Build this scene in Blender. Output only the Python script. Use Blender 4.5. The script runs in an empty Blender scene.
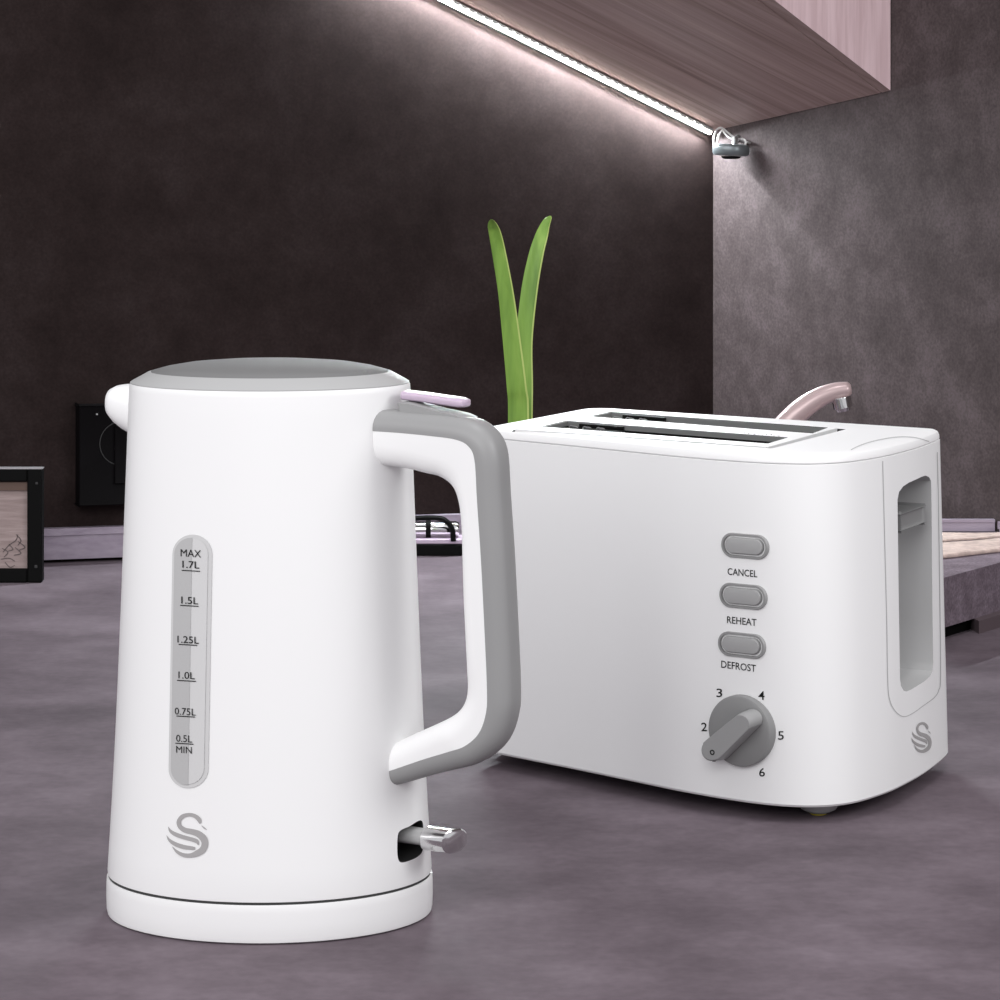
import bpy, bmesh, math, random
from mathutils import Vector, Matrix
from mathutils.bvhtree import BVHTree
random.seed(4)
SC = bpy.context.scene
C = SC.collection
H, F, HY = 0.366, 3000.0, 140.0        # camera height above the worktop, focal length in px, horizon row
CAM = Vector((0, 0, H))

# ------------------------------------------------------------------ measuring helpers
def ray(x, y):
    return Vector(((x - 500) / F, 1.0, -(y - HY) / F))
def on_z(x, y, z=0.0):
    d = ray(x, y); return CAM + d * ((z - H) / d.z)
def on_y(x, y, Y):
    return CAM + ray(x, y) * Y
def on_plane(x, y, p, n):
    d = ray(x, y); t = (p - CAM).dot(n) / d.dot(n); return CAM + d * t

# ------------------------------------------------------------------ materials
def pmat(name, col, rough=0.5, metal=0.0, spec=0.5, coat=0.0):
    m = bpy.data.materials.new(name); m.use_nodes = True
    b = m.node_tree.nodes['Principled BSDF']
    b.inputs['Base Color'].default_value = (*col, 1)
    b.inputs['Roughness'].default_value = rough
    b.inputs['Metallic'].default_value = metal
    b.inputs['Specular IOR Level'].default_value = spec
    b.inputs['Coat Weight'].default_value = coat
    return m
def noise_col(m, stops, scale=(1, 1, 1), nscale=5, detail=8, rough=0.6, bump=0.0, dist=0.0, rot=(0, 0, 0), fine=None):
    nt = m.node_tree; N = nt.nodes; L = nt.links; b = N['Principled BSDF']
    tc = N.new('ShaderNodeTexCoord'); mp = N.new('ShaderNodeMapping')
    mp.inputs['Scale'].default_value = scale; mp.inputs['Rotation'].default_value = rot
    L.new(tc.outputs['Object'], mp.inputs['Vector'])
    n = N.new('ShaderNodeTexNoise'); n.inputs['Scale'].default_value = nscale
    n.inputs['Detail'].default_value = detail; n.inputs['Roughness'].default_value = rough
    n.inputs['Distortion'].default_value = dist
    L.new(mp.outputs[0], n.inputs['Vector'])
    r = N.new('ShaderNodeValToRGB'); cr = r.color_ramp
    while len(cr.elements) < len(stops): cr.elements.new(0.5)
    for e, (p, c) in zip(cr.elements, stops): e.position = p; e.color = (*c, 1)
    L.new(n.outputs['Fac'], r.inputs[0])
    out = r.outputs[0]
    if fine:
        fs, lo, hi = fine
        n2 = N.new('ShaderNodeTexNoise'); n2.inputs['Scale'].default_value = fs; n2.inputs['Detail'].default_value = 3
        L.new(tc.outputs['Object'], n2.inputs['Vector'])
        mr = N.new('ShaderNodeMapRange'); mr.inputs[1].default_value = .3; mr.inputs[2].default_value = .7
        mr.inputs[3].default_value = lo; mr.inputs[4].default_value = hi
        L.new(n2.outputs['Fac'], mr.inputs[0])
        mx = N.new('ShaderNodeMix'); mx.data_type = 'RGBA'; mx.blend_type = 'MULTIPLY'; mx.inputs['Factor'].default_value = 1
        L.new(out, mx.inputs['A']); L.new(mr.outputs[0], mx.inputs['B']); out = mx.outputs['Result']
    L.new(out, b.inputs['Base Color'])
    if bump:
        bp = N.new('ShaderNodeBump'); bp.inputs['Strength'].default_value = bump; bp.inputs['Distance'].default_value = .002
        L.new(n.outputs['Fac'], bp.inputs['Height']); L.new(bp.outputs[0], b.inputs['Normal'])
    return m
def emit(name, col, s):
    m = bpy.data.materials.new(name); m.use_nodes = True
    b = m.node_tree.nodes['Principled BSDF']
    b.inputs['Base Color'].default_value = (*col, 1)
    b.inputs['Emission Color'].default_value = (*col, 1); b.inputs['Emission Strength'].default_value = s
    return m
WHITE = pmat('white_gloss_plastic', (.86, .86, .86), .38, spec=.35)
TWHITE = pmat('white_satin_plastic', (.85, .85, .85), .5, spec=.2)
WEDGE = pmat('bright_white_plastic', (.86, .86, .86), .45, spec=.25)
GREY = pmat('soft_grey_plastic', (.31, .31, .31), .55, spec=.25)
DGREY = pmat('mid_grey_plastic', (.24, .24, .24), .5, spec=.25)
LGREY = pmat('light_grey_plastic', (.44, .44, .44), .45, spec=.3)
PRINT = pmat('print_black', (.012, .012, .012), .6, spec=.1)
LOGO = pmat('print_grey', (.38, .37, .37), .5, spec=.2)
SEAM = pmat('seam_shadow_gap', (.50, .50, .50), .7, spec=.1)
SEAMD = pmat('dark_gap_plastic', (.05, .05, .05), .7, spec=.1)
BLACK = pmat('black_plastic', (.004, .004, .004), .6, spec=.07)
BLACKG = pmat('black_glass', (.004, .0035, .004), .5, spec=.06)
CHROME = pmat('chrome', (.75, .75, .75), .12, 1.0)
STEEL = pmat('brushed_steel', (.30, .30, .30), .35, .6)
GAUGE = pmat('clear_gauge_plastic', (.62, .62, .62), .2, spec=.5)
GAUGED = pmat('grey_gauge_channel', (.46, .46, .46), .25, spec=.5)
LILAC = pmat('lilac_plastic', (.52, .42, .53), .3)
YEL = pmat('yellow_sticker', (.6, .5, .03), .5)
RECESS = pmat('recess_grey_plastic', (.46, .46, .46), .55, spec=.2)
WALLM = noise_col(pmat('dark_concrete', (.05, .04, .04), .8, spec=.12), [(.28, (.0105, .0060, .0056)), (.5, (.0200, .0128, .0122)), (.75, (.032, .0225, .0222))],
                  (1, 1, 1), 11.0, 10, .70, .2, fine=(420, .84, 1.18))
WALLR = noise_col(pmat('painted_lit_concrete', (.05, .04, .04), .8, spec=.12), [(.28, (.042, .0325, .0325)), (.5, (.072, .0565, .0575)), (.75, (.118, .094, .098))],
                  (1, 1, 1), 16.0, 10, .72, .2, fine=(420, .82, 1.2))  # same concrete as the back wall, lightened to paint in the strip's glow
TOPM = noise_col(pmat('dark_stone_worktop', (.1, .1, .1), .7, spec=.12), [(.30, (.086, .067, .079)), (.5, (.132, .105, .122)), (.70, (.192, .156, .180))],
                 (1, 1, 1), 9.0, 10, .62, .1, fine=(160, .93, 1.07))
SLABM = noise_col(pmat('grey_stone_slab', (.1, .1, .1), .6, spec=.2), [(.3, (.13, .10, .12)), (.7, (.26, .21, .25))], (1, 1, 1), 60, 8, .7, .2, fine=(500, .7, 1.3))
TRIMM = noise_col(pmat('lilac_grey_metal_trim', (.3, .3, .3), .4, .3), [(.3, (.33, .28, .35)), (.7, (.46, .40, .48))], (1, 60, 60), 3, 5, .6)
ang = math.radians(18)
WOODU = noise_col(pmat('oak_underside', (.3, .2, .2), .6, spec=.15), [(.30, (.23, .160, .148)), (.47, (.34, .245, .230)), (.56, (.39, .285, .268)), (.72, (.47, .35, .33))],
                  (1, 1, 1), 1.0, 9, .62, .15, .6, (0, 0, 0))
WOODU_MAP = [n for n in WOODU.node_tree.nodes if n.type == 'MAPPING'][0]
WOODF = noise_col(pmat('pink_oak_front', (.5, .4, .4), .55, spec=.2), [(.3, (.56, .40, .42)), (.5, (.68, .51, .535)), (.72, (.78, .60, .63))],
                  (90, 90, 4), 1.6, 8, .6, .1, .3)
PANW = noise_col(pmat('pale_wood_panel', (.4, .3, .3), .7, spec=.1), [(.3, (.26, .20, .19)), (.7, (.40, .32, .31))], (6, 6, 60), 4, 6, .6, .2)
CLOTHM = noise_col(pmat('beige_cloth', (.5, .4, .35), .9, spec=.05), [(.3, (.46, .36, .33)), (.7, (.72, .58, .52))], (1, 1, 1), 120, 4, .6, .4)
LEAFM = noise_col(pmat('green_leaf', (.2, .35, .08), .45, spec=.3), [(.3, (.115, .22, .038)), (.55, (.19, .33, .058)), (.8, (.28, .42, .09))], (60, 60, 3), 2.0, 4, .5)
LEAFE = pmat('leaf_margin', (.40, .50, .14), .45)
PINKM = pmat('pinkish_glazed_tap', (.50, .38, .38), .3, .25)

# ------------------------------------------------------------------ object helpers
def thing(name, label, cat, loc, group=None):
    o = bpy.data.objects.new(name, None); C.objects.link(o); o.location = loc; o.empty_display_size = .02
    o['label'] = label; o['category'] = cat
    if group: o['group'] = group
    return o
def root_of(o):
    while o.parent: o = o.parent
    return o
def finish(me, smooth):
    if smooth:
        for p in me.polygons: p.use_smooth = True
        me.set_sharp_from_angle(angle=math.radians(smooth))
def obj(name, vs, fs, mat, parent=None, smooth=35, label=None, loc=None, mats=None, fm=None, recalc=True):
    """vs in world coordinates; one mesh object"""
    if parent is not None: org = Vector(root_of(parent).location)
    else: org = Vector(loc) if loc else Vector((0, 0, 0))
    me = bpy.data.meshes.new(name)
    me.from_pydata([tuple(Vector(v) - org) for v in vs], [], fs)
    for m in (mats or [mat]): me.materials.append(m)
    if fm:
        for p, k in zip(me.polygons, fm): p.material_index = k
    if recalc:
        bm = bmesh.new(); bm.from_mesh(me); bmesh.ops.recalc_face_normals(bm, faces=bm.faces); bm.to_mesh(me); bm.free()
    finish(me, smooth)
    o = bpy.data.objects.new(name, me); C.objects.link(o)
    if parent is not None: o.parent = parent
    else: o.location = org
    if label: o['label'] = label
    return o
def loft(rings, cap0=True, cap1=True, closed=True):
    vs = [p for r in rings for p in r]; n = len(rings[0]); fs = []
    for i in range(len(rings) - 1):
        for j in range(n if closed else n - 1):
            k = (j + 1) % n
            fs.append((i*n + j, i*n + k, (i+1)*n + k, (i+1)*n + j))
    if cap0: fs.append(tuple(range(n))[::-1])
    if cap1: fs.append(tuple((len(rings)-1)*n + j for j in range(n)))
    return vs, fs
def merge(*parts):
    vs, fs = [], []
    for v, f in parts:
        o = len(vs); vs += list(v); fs += [tuple(i + o for i in q) for q in f]
    return vs, fs
def hexa(b4, t4):
    return loft([list(b4), list(t4)])
def obox(c, ax, ay, az, bev=0.0, seg=2):
    """box: centre c, half-extent vectors, bevelled"""
    bm = bmesh.new(); c = Vector(c)
    r = bmesh.ops.create_cube(bm, size=2)
    M = Matrix((( ax[0], ay[0], az[0]), (ax[1], ay[1], az[1]), (ax[2], ay[2], az[2])))
    for v in bm.verts: v.co = c + M @ v.co
    if bev: bmesh.ops.bevel(bm, geom=list(bm.edges), offset=bev, segments=seg, affect='EDGES', profile=.5)
    bm.verts.index_update()
    out = [v.co.copy() for v in bm.verts], [tuple(v.index for v in f.verts) for f in bm.faces]
    bm.free(); return out
def cat(pts, n=8, closed=False):
    out = []; m = len(pts); P = [Vector(p) for p in pts]
    for i in range(m if closed else m - 1):
        if closed: a, b, c, d = P[i-1], P[i], P[(i+1) % m], P[(i+2) % m]
        else: b, c = P[i], P[i+1]; a = P[i-1] if i else b*2 - c; d = P[i+2] if i + 2 < m else c*2 - b
        for k in range(n):
            t = k / n
            out.append(.5*((2*b) + (c-a)*t + (2*a-5*b+4*c-d)*t*t + (3*b-a-3*c+d)*t**3))
    if not closed: out.append(P[-1])
    return out
def resample(pts, n):
    L = [0]
    for a, b in zip(pts, pts[1:]): L.append(L[-1] + (b - a).length)
    out = []; j = 0
    for i in range(n):
        s = L[-1] * i / (n - 1)
        while j < len(L) - 2 and L[j+1] < s: j += 1
        t = (s - L[j]) / max(1e-12, L[j+1] - L[j]); out.append(pts[j].lerp(pts[j+1], min(1, t)))
    return out
def tube(pts, rad, seg=12, flat=1.0, up=None, cap=True):
    P = [Vector(p) for p in pts]; rings = []; R = rad if isinstance(rad, (list, tuple)) else [rad]*len(P)
    nrm = None
    for i, p in enumerate(P):
        t = (P[min(i+1, len(P)-1)] - P[max(i-1, 0)]).normalized()
        if nrm is None:
            a = Vector(up) if up else (Vector((0, 0, 1)) if abs(t.z) < .9 else Vector((1, 0, 0)))
            nrm = (a - t*a.dot(t)).normalized()
        else: nrm = (nrm - t*nrm.dot(t)).normalized()
        bn = t.cross(nrm)
        rings.append([p + nrm*math.cos(2*math.pi*k/seg)*R[i] + bn*math.sin(2*math.pi*k/seg)*R[i]*flat for k in range(seg)])
    return loft(rings, cap, cap)
def rrect(w, h, r, n=6):
    out = []
    for cx, cy, a0 in ((w-r, h-r, 0), (-w+r, h-r, 90), (-w+r, -h+r, 180), (w-r, -h+r, 270)):
        for k in range(n+1):
            a = math.radians(a0 + 90*k/n); out.append((cx + r*math.cos(a), cy + r*math.sin(a)))
    return out
def bool_cut(o, cutters):
    """cut real openings; cutter faces keep the cutter's material"""
    for vs, fs, mat in cutters:
        c = obj('opening', vs, fs, mat, None, 0)
        c.parent = None
        md = o.modifiers.new('cut', 'BOOLEAN'); md.operation = 'DIFFERENCE'; md.object = c; md.solver = 'EXACT'
        md.material_mode = 'TRANSFER'
        bpy.context.view_layer.update()
        dg = bpy.context.evaluated_depsgraph_get()
        me = bpy.data.meshes.new_from_object(o.evaluated_get(dg), preserve_all_data_layers=True, depsgraph=dg)
        o.modifiers.clear(); o.data = me
        bpy.data.objects.remove(c, do_unlink=True)
    for p in o.data.polygons: p.use_smooth = True
    o.data.set_sharp_from_angle(angle=math.radians(35))
def bvh(o):
    bpy.context.view_layer.update()
    me = o.data; M = o.matrix_world
    return BVHTree.FromPolygons([M @ v.co for v in me.vertices], [tuple(p.vertices) for p in me.polygons])
def hit(B, x, y, off=.0003):
    d = ray(x, y).normalized()
    loc, n, i, t = B.ray_cast(CAM, d)
    if loc is None: return None
    if n.dot(d) > 0: n = -n
    return loc + n*off
def proj(B, pts2, off):
    out = []; last = None
    for x, y in pts2:
        p = hit(B, x, y, off)
        if p is None: p = last
        last = p; out.append(p)
    return out
def ribbon2(pts, n=6):
    """(x,y,width) centre line -> strip of 2-D points and quads"""
    P = cat([(a, b, c) for a, b, c in pts], n); vs = []; fs = []
    for i, p in enumerate(P):
        a = P[max(0, i-1)]; b = P[min(len(P)-1, i+1)]; t = Vector((b.x-a.x, b.y-a.y)).normalized()
        w = max(p.z, .01)/2; vs += [(p.x - t.y*w, p.y + t.x*w), (p.x + t.y*w, p.y - t.x*w)]
    for i in range(len(P)-1): fs.append((2*i, 2*i+1, 2*i+3, 2*i+2))
    return vs, fs
def text2(s, cx, cy, w, h, slope=0.0, lean=0.0, bold=.006):
    """lettering as 2-D mesh, fitted to w x h px round (cx,cy)"""
    cu = bpy.data.curves.new('lettering', 'FONT'); cu.body = s; cu.resolution_u = 3; cu.offset = bold
    o = bpy.data.objects.new('lettering', cu); C.objects.link(o)
    bpy.context.view_layer.update(); dg = bpy.context.evaluated_depsgraph_get()
    me = bpy.data.meshes.new_from_object(o.evaluated_get(dg), depsgraph=dg)
    X = [v.co.x for v in me.vertices]; Y = [v.co.y for v in me.vertices]
    x0, x1, y0, y1 = min(X), max(X), min(Y), max(Y); vs = []
    for v in me.vertices:
        u = ((v.co.x - x0)/(x1 - x0) - .5)*w; q = (.5 - (v.co.y - y0)/(y1 - y0))*h
        vs.append((cx + u + lean*q, cy + q + slope*u))
    fs = [tuple(p.vertices) for p in me.polygons]
    bpy.data.objects.remove(o, do_unlink=True); bpy.data.meshes.remove(me); bpy.data.curves.remove(cu)
    return vs, fs
def decal(name, B, shapes, mat, parent, off=.0003, label=None):
    v2, fs = merge(*shapes)
    o = obj(name, proj(B, v2, off), fs, mat, parent, 0, label, recalc=False)
    # make the print face outwards
    bm = bmesh.new(); bm.from_mesh(o.data)
    for f in bm.faces:
        f.normal_update()
        if f.normal.dot(f.calc_center_median() + root_of(parent).location - CAM) > 0: f.normal_flip()
    bm.to_mesh(o.data); bm.free(); return o
def grid_in_pill(cx0, y0, cx1, y1, hw, nx=8, ny=60):
    """rounded-end slot as a grid of quads, leaning from (cx0,y0) to (cx1,y1)"""
    vs, fs = [], []
    for i in range(ny+1):
        y = y0 + (y1-y0)*(1-math.cos(math.pi*i/ny))/2
        c = cx0 + (cx1-cx0)*(y-y0)/(y1-y0)
        d = min(y-y0, y1-y); w = hw if d >= hw else math.sqrt(max(0, hw*hw - (hw-d)**2))
        for k in range(nx+1): vs.append((c - w + 2*w*k/nx, y))
    for i in range(ny):
        for k in range(nx):
            a = i*(nx+1)+k; fs.append((a, a+1, a+nx+2, a+nx+1))
    return vs, fs
SWAN = [
 [(632,290,30),(622,250,62),(590,212,62),(540,186,56),(480,180,52),(410,203,60),(368,262,62),(380,325,66),(440,372,76),(530,394,84),(610,422,96),(672,478,104),(690,545,98),(665,615,96),(600,662,92),(510,692,66),(420,684,58),(345,645,42),(285,580,6)],
 [(236,330,4),(265,385,42),(330,428,60),(430,463,60),(530,490,60),(590,515,58),(612,560,16)],
 [(216,440,4),(250,497,38),(320,547,60),(420,583,64),(520,598,56),(570,603,40)],
 [(650,316,8),(680,345,20),(712,368,6)]]
def swan(x0, y0, x1, y1):
    sx, sy = (x1-x0)/525, (y1-y0)/560
    out = []
    for s in SWAN:
        v, f = ribbon2([(a, b, c*.84) for a, b, c in s], 6); out.append(([(x0+(a-215)*sx, y0+(b-165)*sy) for a, b in v], f))
    return out

# ------------------------------------------------------------------ camera
cam = bpy.data.cameras.new('camera'); co = bpy.data.objects.new('camera', cam); C.objects.link(co)
co.location = CAM; co.rotation_euler = (math.pi/2, 0, 0)
cam.sensor_width = 36; cam.lens = 36*F/1000; cam.shift_y = -(500-HY)/1000; cam.clip_start = .05
SC.camera = co

# ------------------------------------------------------------------ the room
def struct(name, vs, fs, mat):
    o = obj(name, vs, fs, mat, None, 0, loc=vs[0]); o['kind'] = 'structure'; return o
W0 = Vector((-.431, 2.590, 0)); WC = Vector((.1965, 2.766, 0)); WR = Vector((.408, 2.449, 0))
du = (WC-W0).normalized(); wn = Vector((du.y, -du.x, 0))            # back wall direction and normal towards the room
dr = (WR-WC).normalized(); rn = Vector((dr.y, -dr.x, 0))
if rn.y > 0: rn = -rn
WL = W0 - du*1.0; WE = WC + dr*1.5
up = Vector((0, 0, 1))
def wallmesh(a, b, n, z0, z1, th):
    return hexa([a + up*z0, b + up*z0, b - n*th + up*z0, a - n*th + up*z0], [a + up*z1, b + up*z1, b - n*th + up*z1, a - n*th + up*z1])
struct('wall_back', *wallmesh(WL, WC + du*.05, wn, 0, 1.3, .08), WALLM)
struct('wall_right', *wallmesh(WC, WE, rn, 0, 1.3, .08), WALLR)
def backwall(x, y, off=0.0): return on_plane(x, y, W0 + wn*off, wn)
def rightwall(x, y, off=0.0): return on_plane(x, y, WC + rn*off, rn)
# worktop
wpoly = [Vector((WL.x, .35, 0)), Vector((WE.x, .35, 0)), WE, WC, WL]
wt = obj('worktop', *loft([[p - up*.04 for p in wpoly], wpoly]), TOPM, None, 0, loc=(0, 1, 0))
wt['label'] = 'dark purplish grey stone worktop that the kettle and the toaster stand on'; wt['category'] = 'worktop'
# trims at the foot of the walls
def trim(name, a, b, n, z0, z1, th):
    v1 = wallmesh(a + n*th, b + n*th, n, z0, z1 - .003, th - .0004)
    v2 = wallmesh(a + n*(th + .002), b + n*(th + .002), n, z1 - .006, z1, th + .0016)
    return struct(name, *merge(v1, v2), TRIMM)
trim('baseboard_back', WL, WC - du*.012, wn, .003, .0300, .008)
gap = obj('trim_1', *wallmesh(WL, WC - du*.012, wn, .0002, .003, .006), BLACK, None, 0); gap['kind'] = 'structure'

# ------------------------------------------------------------------ wall cabinet
cz0 = backwall(450, 0); c1 = backwall(713.5, 131)
c2 = rightwall(891.5, 90.5)
pn = (c1 - cz0).cross(c2 - cz0).normalized()
if pn.z > 0: pn = -pn
def und(x, y): return on_plane(x, y, cz0, pn)
fr = und(775, 0)                                                # a point on the front bottom edge
fdir = (c2 - fr).normalized(); bdir = (c1 - cz0).normalized()
def vert(p, h): return Vector((p.x, p.y, p.z + h))
CH = .42
bl = cz0 - bdir*.30; fl = fr - fdir*.30
cab = thing('wall_cabinet', 'wooden wall cabinet with pink oak front hanging above the corner of the worktop', 'cabinet', c2)
g = .0012
inn = lambda p: p + wn*g
gx = bdir; gz = pn; gy = gz.cross(gx).normalized()
WOODU_MAP.vector_type = 'TEXTURE'
WOODU_MAP.inputs['Rotation'].default_value = Matrix((gx, gy, gz)).transposed().to_euler()
WOODU_MAP.inputs['Scale'].default_value = (1/3.0, 1/95, 1/95)
A, B_, Cc, D = inn(bl), inn(c1) - du*.001, c2 + rn*g, fl
ins = -0.019                                                    # the door is 19 mm thick, in front of the carcass
back_off = (Vector((fdir.x, fdir.y, 0)).normalized()).cross(up)
if back_off.y < 0: back_off = -back_off
Ci, Di = Cc + back_off*.020 , D + back_off*.020
Ci = Ci - (Ci-Cc).dot(rn)*rn + 0*rn
Ci = on_plane(880.5, 93, WC + rn*g, rn); 
Di2 = und(757, 0); Di = Di2 - (Ci-Di2).normalized()*.30
obj('carcass', *hexa([A, B_, Ci, Di], [vert(A, CH), vert(B_, CH), vert(Ci, CH), vert(Di, CH)]), WOODU, cab, 0)
Cd = Ci.lerp(Cc, .16); Dd = Di.lerp(D, .16)
obj('door', *hexa([Cd, Cc, D, Dd], [vert(Cd, CH), vert(Cc, CH), vert(D, CH), vert(Dd, CH)]), WOODF, cab, 0,
    mats=[WOODF, WOODU], fm=[0, 0, 0, 0, 1, 0])

# ------------------------------------------------------------------ light strip under the cabinet
strip = thing('light_strip', 'glowing white light strip running along the wall under the cabinet', 'light strip', c1)
outd = (wn - bdir*wn.dot(bdir)).normalized()                    # away from the wall, across the strip
dn = bdir.cross(outd).normalized()
if dn.z > 0: dn = -dn
s0 = cz0 - bdir*.12; s1 = c1 - bdir*.004
LN = (s1 - s0).length
mid = (s0+s1)/2
obj('housing', *obox(mid + outd*.0055 + dn*.0012, bdir*(LN/2), outd*.0042, dn*.0010, .0003, 1), STEEL, strip, 0)
obj('housing_lip', *obox(mid + outd*.0016 + dn*.0035, bdir*(LN/2), outd*.0005, dn*.0030, .0002, 1), BLACK, strip, 0)
GLOW = emit('glowing_diffuser', (1, .97, .92), 5.0)
obj('diffuser', *obox(mid + outd*.0055 + dn*.0036, bdir*(LN/2), outd*.0022, dn*.0012, .0006, 2), GLOW, strip, 30)
BEAD = emit('glowing_diode', (1, .97, .9), 30)
nb = 46
for k in range(nb):
    p = s1 - bdir*(.012 + k*(LN - .03)/nb)
    v, f = [], []
    rings = []
    for a in (0, 35, 65, 85):
        rings.append([p + outd*(.0098 + .0016*math.sin(math.radians(a))) + bdir*(.0014*math.cos(math.radians(a))*math.cos(t*math.pi/4)) + dn*(.0028 + .0012*math.cos(math.radians(a))*math.sin(t*math.pi/4)) for t in range(8)])
    obj('diode', *loft(rings), BEAD, strip, 40)
for (pa, pb, wd, pw, ko, spr) in ((s0, s1, .0026, 6.6, .95, 180),):
    L = bpy.data.lights.new('strip_light', 'AREA'); L.shape = 'RECTANGLE'; L.size = (pb-pa).length*.985; L.size_y = wd
    L.energy = pw; L.spread = math.radians(spr); L.color = (.90, .97, 1.0)
    lo = bpy.data.objects.new('strip_light', L); C.objects.link(lo)
    zd = -(dn*1.0 + outd*ko).normalized(); xd = bdir; yd = zd.cross(xd).normalized(); zd = xd.cross(yd).normalized()
    M = Matrix((xd, yd, zd)).transposed().to_4x4(); M.translation = (pa+pb)/2 + outd*.0055 + dn*.0056
    lo.matrix_world = M
    lo.parent = strip; lo.matrix_parent_inverse = Matrix.Translation(-c1)
# the sensor puck hanging in the corner
pc = rightwall(731, 150, .018)
sens = thing('light_sensor', 'small grey oval switch sensor in the corner at the end of the light strip', 'sensor', pc)
sx = 3000/pc.y
a1, b1 = 18.5/sx, 6.0/sx
rings = []
for zz, k in ((1.0, .70), (.85, .93), (.45, 1.0), (-.45, 1.0), (-.85, .93), (-1.0, .72)):
    rings.append([pc + Vector((math.cos(t)*a1*k, math.sin(t)*a1*.75*k, zz*b1 - math.cos(t)*.0006)) for t in [2*math.pi*i/32 for i in range(32)]])
obj('case', *loft(rings), pmat('sensor_grey', (.16, .18, .19), .3, .5), sens, 40)
rings = []
for zz, k in ((-1.0, .55), (-1.35, .5), (-1.5, .3)):
    rings.append([pc + Vector((math.cos(t)*a1*k, math.sin(t)*a1*.75*k, zz*b1)) for t in [2*math.pi*i/24 for i in range(24)]])
obj('lens', *loft(rings), BLACK, sens, 40)
obj('stem', *tube([pc + Vector((.004, 0, b1*.8)), pc + Vector((.004, .004, b1*1.6)), rightwall(738, 138, .0)], .003, 10), STEEL, sens, 40)
CABLE = pmat('cable_grey', (.45, .43, .43), .4)
for pts in (((716, 131, .010), (713, 138, .014), (714, 148, .018)), ((722, 130, .010), (719, 135, .014), (716, 148, .02)),
            ((722, 130, .010), (730, 138, .010), (745, 140, .008), (744, 150, .010)), ((716, 130, .010), (722, 128, .008), (735, 138, .003), (750, 143, .0016))):
    obj('cable', *tube(cat([rightwall(max(x, 714), y, o) for x, y, o in pts], 5), .0009, 6), CABLE, sens, 40)

# ------------------------------------------------------------------ socket plate on the back wall
sw0 = backwall(75.5, 404, .0); swr = backwall(178, 403); swb = backwall(75.5, 503)
cx = (backwall(75.5, 455) + backwall(178, 455))/2
hw = (backwall(178, 455) - backwall(75.5, 455)).length/2; hh = (sw0.z - swb.z)/2
cx.z = (sw0.z + swb.z)/2
sock = thing('wall_socket', 'black rectangular socket plate on the dark wall behind the kettle spout', 'socket', cx)
obj('plate', *obox(cx + wn*.0105, du*hw, wn*.010, up*hh, .0015, 2), BLACKG, sock, 35)
def discring(c, r0, r1, n, ax, ay, z0, z1, seg=40):
    rings = []
    for r, z in ((r1, z0), (r1, z1), (r0, z1), (r0, z0)):
        rings.append([c + ax*math.cos(2*math.pi*i/seg)*r + ay*math.sin(2*math.pi*i/seg)*r + n*z for i in range(seg)])
    rings.append(rings[0]); return loft(rings, False, False)
rc = backwall(118, 441); rc = rc + wn*.0208
obj('socket_ring', *discring(rc, .0185, .0192, wn, du, up, -.001, .0004), pmat('ring_edge', (.03, .03, .03), .3), sock, 35)
rk = backwall(132, 452) + wn*.0215
obj('rocker', *obox(rk, du*.0185, wn*.0012, up*.0245, .0008, 2), BLACKG, sock, 35)
obj('pilot_lamp', *obox(backwall(93.5, 412) + wn*.0210, du*.0006, wn*.0006, up*.0006, .0002, 1), LGREY, sock, 0)

# ------------------------------------------------------------------ framed wooden box at the left edge
fy = 3000*H/(583-HY)
def fp(x, y, d=0.0): 
    p = on_y(x, y, fy); p.y += d; return p
fbx = thing('framed_panel', 'pale wooden panel in a thick black frame standing at the left edge', 'frame', (fp(0, 583).x, fy, 0))
sF = 3000/fy
def fbar(x0, y0, x1, y1, d0, d1, bev=.0012):
    a = fp(x0, y0); b = fp(x1, y1)
    z0, z1 = max(b.z, .0), a.z
    return obox(((a.x+b.x)/2, fy + (d0+d1)/2, (z0+z1)/2), Vector(((b.x-a.x)/2, 0, 0)), Vector((0, (d1-d0)/2, 0)), Vector((0, 0, (z1-z0)/2)), bev, 1)
obj('frame', *merge(fbar(27, 469, 42, 583, 0, .012), fbar(-100, 469, 27.2, 482, 0, .012), fbar(-100, 569, 27.2, 583, 0, .012), fbar(-114, 469, -99.8, 583, 0, .012)), BLACK, fbx, 0)
obj('panel', *fbar(-100.2, 481.8, 27.4, 569.2, .005, .018, 0), PANW, fbx, 0)
obj('panel_shadow_strip', *fbar(-100, 482, 27, 491, .003, .0052, 0), pmat('painted_frame_shadow', (.13, .09, .075), .8, spec=.1), fbx, 0, label='painted brown shadow of the frame along the top of the panel')  # shadow of the frame's top bar, painted as a dark brown strip
obj('frame_edge', *fbar(-114, 468.2, 42, 469.2, .0006, .012, 0), pmat('bright_frame_edge', (.45, .43, .45), .4, .5), fbx, 0, label='bright metal top edge')
# fir tree scratched into the panel
tv = []
for (pts) in (((2,553,.7),(8,546,1),(15,541,1),(17,535,.5)), ((15,535,.6),(20,541,1.2),(17,546,.8)), ((17,542,.6),(24,548,1.2),(18,551,.8)), ((14,548,.6),(20,554,1.2),(13,556,.8)),
              ((1,549,.6),(7,553,1),(3,558,.8)), ((8,545,.6),(12,550,1),(7,552,.7)), ((0,560,.8),(8,559,1),(14,562,.8)), ((4,563,.7),(9,568,1),(14,566,.6))):
    v, f = ribbon2(pts, 4); tv.append(([fp(a, b, .0046) for a, b in v], f))
obj('engraving', *merge(*tv), pmat('engraved_brown', (.11, .085, .085), .8), fbx, 0)
obj('screw', *fbar(35.5, 482, 38.0, 484.5, -.0008, .0005, .0003), SEAMD, fbx, 0)
obj('screw', *fbar(34.5, 565, 37.5, 568, -.0008, .0005, .0003), SEAMD, fbx, 0)

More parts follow.
